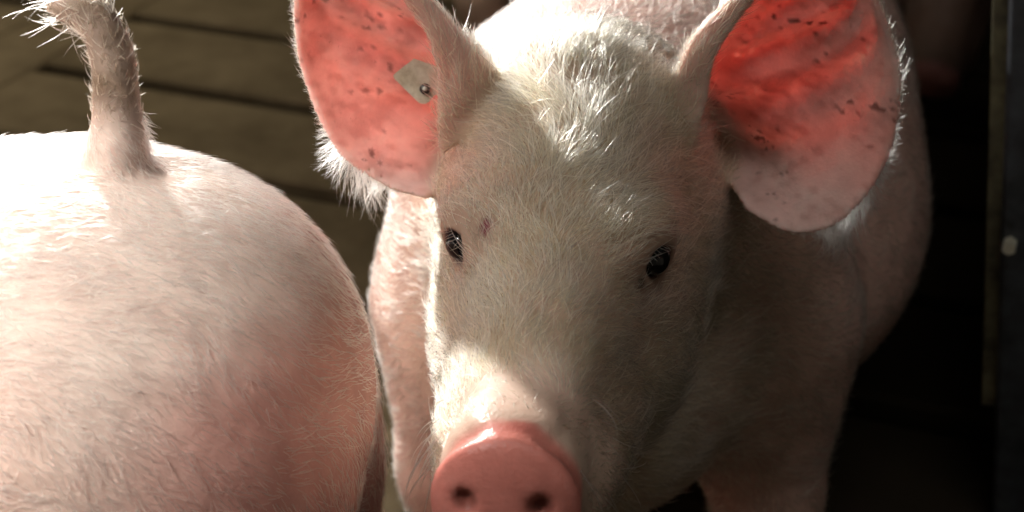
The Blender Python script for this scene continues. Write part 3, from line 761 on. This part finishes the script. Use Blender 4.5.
# the pig whose rump fills the left of the picture
O2 = np.array([-.100, .845, 0.0])
tp = [U(117, 185, .93), U(117, 152, .922), U(117, 118, .92), U(116, 85, .915), U(112, 52, .91), U(99, 24, .907), U(84, 8, .907), U(66, 4, .91), U(54, 12, .915)]
tr = [.014, .0140, .0112, .0102, .0094, .0086, .0075, .006, .004]
tail2 = [(a, b, r0, r1) for a, b, r0, r1 in zip(tp[:-1], tp[1:], tr[:-1], tr[1:])]
Vp, Fp, Np, Ap, EH, R, W, h2, l2 = whole_pig(O2, math.radians(183), 0.977, tail2, math.radians(-8), .0065, True, 0, far=.03)
lc2 = local(Vp, EH, R) / 0.977
P2, rump = pig_thing('pink pig seen from behind with its hairy tail held straight up', O2, Vp, Fp, lc2, M_SKIN, (.81, .67, .59))
ca = rump.data.attributes['col']; cc = np.zeros(len(Vp) * 4, dtype=np.float32); ca.data.foreach_get('color', cc); cc = cc.reshape(-1, 4)
tl = np.array(tp); dtail = np.sqrt(((Vp[:, None] - tl[None])**2).sum(2)).min(1) if len(Vp) < 400000 else np.ones(len(Vp))
tailm = sstep(.0, .03, Vp[:, 2] - .680) * sstep(.05, .03, dtail)
cc[:, :3] = lerp(cc[:, :3], (.20, .135, .085), tailm * (.45 + .55 * vnoise(Vp, 60, 3))); ca.data.foreach_set('color', cc.ravel())
cc[:, :3] = lerp(cc[:, :3], (.68, .34, .29), sstep(-.24, -.14, Vp[:, 0]) * sstep(.62, .56, Vp[:, 2]) * .85); ca.data.foreach_set('color', cc.ravel())  # bare pink ham, with the shade of that side put into its colour
add_eyes(P2, O2, EH, R, 0.977)
if HAIR > 0:
    fc = Vp[Fp].mean(1); fl = local(fc, EH, R)
    dens = np.where((fc[:, 2] > .30) & (fc[:, 0] > -.62), 230000., 22000.); dens[fc[:, 2] < .12] = 0; dens[fl[:, 1] > .17] = 0
    dens *= (.5 + .8 * vnoise(fc, 40, 5)) * (1 - .72 * sstep(-.24, -.15, fc[:, 0]) * sstep(.63, .57, fc[:, 2]))
    P, vi = scatter(Vp, Fp, Ap, dens * HAIR); Nn = Np[vi]
    D = tang(-h2[None] - UP[None] * .5 + (np.stack([vnoise(P, 16, 41), vnoise(P, 16, 42), vnoise(P, 16, 43)], 1) - .5) * 1.2, Nn)
    tm = (P[:, 2] > .69) & (np.sqrt(((P[:, None] - tl[None, 1:])**2).sum(2)).min(1) < .035)
    D[tm] = tang(UP[None] + .35 * rng.normal(size=(tm.sum(), 3)), Nn[tm])
    L = rng.uniform(.007, .016, len(P)); L[tm] *= .5; hc = np.tile((.90, .85, .77), (len(P), 1)) * rng.uniform(.8, 1.08, (len(P), 1))
    hc[tm] = np.array((.34, .26, .17)) * rng.uniform(.6, 1.2, (tm.sum(), 1))
    make_hair('bristles', P, D, Nn, L, rng.uniform(.00010, .00018, len(P)), hc, P2, .30, .45).location = tuple(-O2)
    # longer hair on the tail and its tip
    idx = np.nonzero((Vp[:, 2] > .685) & (dtail < .03))[0]; idx = rng.choice(idx, min(len(idx), 520)); tip = np.exp(-(np.linalg.norm(Vp[idx] - tl[-2], axis=1) / .03)**2)
    D = tang(UP[None] * (1 - tip[:, None]) + (-CR[None] * 1.0 - CU * .2) * tip[:, None] + .5 * rng.normal(size=(len(idx), 3)), Np[idx])
    make_hair('tail_hairs', Vp[idx], D, Np[idx], (.006 + .018 * tip) * rng.uniform(.6, 1.3, len(idx)), .00022, np.tile((.60, .53, .40), (len(idx), 1)), P2, .6, .5, 6).location = tuple(-O2)

# two more pigs further back in the pen
hd3 = math.atan2(-.932, -.361)
sn = U(930, 60, 2.5)
s3 = 1.15; O3 = np.array([sn[0], sn[1], 0]) + NV * 1.46
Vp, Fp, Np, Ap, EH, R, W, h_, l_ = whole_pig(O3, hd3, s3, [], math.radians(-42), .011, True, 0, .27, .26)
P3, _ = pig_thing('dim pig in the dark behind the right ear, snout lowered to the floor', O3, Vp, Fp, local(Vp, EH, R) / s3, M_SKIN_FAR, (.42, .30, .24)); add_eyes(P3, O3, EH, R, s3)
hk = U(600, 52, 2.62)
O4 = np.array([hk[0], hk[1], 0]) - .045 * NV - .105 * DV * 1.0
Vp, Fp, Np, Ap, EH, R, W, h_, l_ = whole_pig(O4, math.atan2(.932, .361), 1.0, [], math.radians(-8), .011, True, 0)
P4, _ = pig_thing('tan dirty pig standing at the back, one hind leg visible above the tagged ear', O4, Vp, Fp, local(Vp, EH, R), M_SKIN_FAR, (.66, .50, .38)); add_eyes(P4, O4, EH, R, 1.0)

# ------------------------------------------------------------------ steel gate at the right
gb = U(1020, 470, 1.68); gb[2] = 0; gt = U(1031, 0, 1.451)
up_g = gt - gb; up_g /= np.linalg.norm(up_g); along = NV.copy(); ac = np.cross(along, up_g); ac /= np.linalg.norm(ac); along = np.cross(up_g, ac)
GATE = empty('pen_gate', tuple(gb), 'dark steel-framed pen gate standing edge-on at the right', 'gate')
G0 = np.array([0, 0, 0.0]); axg = (along, ac, up_g)
v, f = box_geo(up_g * .48, axg, (.020, .018, .478), .004); mesh_obj('post', v, f, M_STEEL, GATE, False)
v, f = box_geo(up_g * .48 + along * .85, axg, (.020, .018, .478), .004); mesh_obj('post', v, f, M_STEEL, GATE, False)
for z in (.10, .285, .47, .655, .84):
    v, f = box_geo(up_g * z + along * .425, axg, (.405, .010, .088), .004); mesh_obj('board', v, f, M_PANEL, GATE, False)
v, f = box_geo(up_g * .945 + along * .425, axg, (.405, .014, .012), .003); mesh_obj('top_rail', v, f, M_STEEL, GATE, False)
v, f = box_geo(up_g * .40 - ac * .0215, axg, (.003, .012, .26), .001); mesh_obj('grimy_strip', v, f, M_GRIME, GATE, False)
bp = U(1006, 240, 1.55); rel = (bp - gb) @ up_g
v, f = tube_geo([up_g * rel - along * .018 - ac * .009, up_g * rel - along * .034 - ac * .009], [.007, .007], 6); mesh_obj('bolt', v, f, M_BOLT, GATE, False)
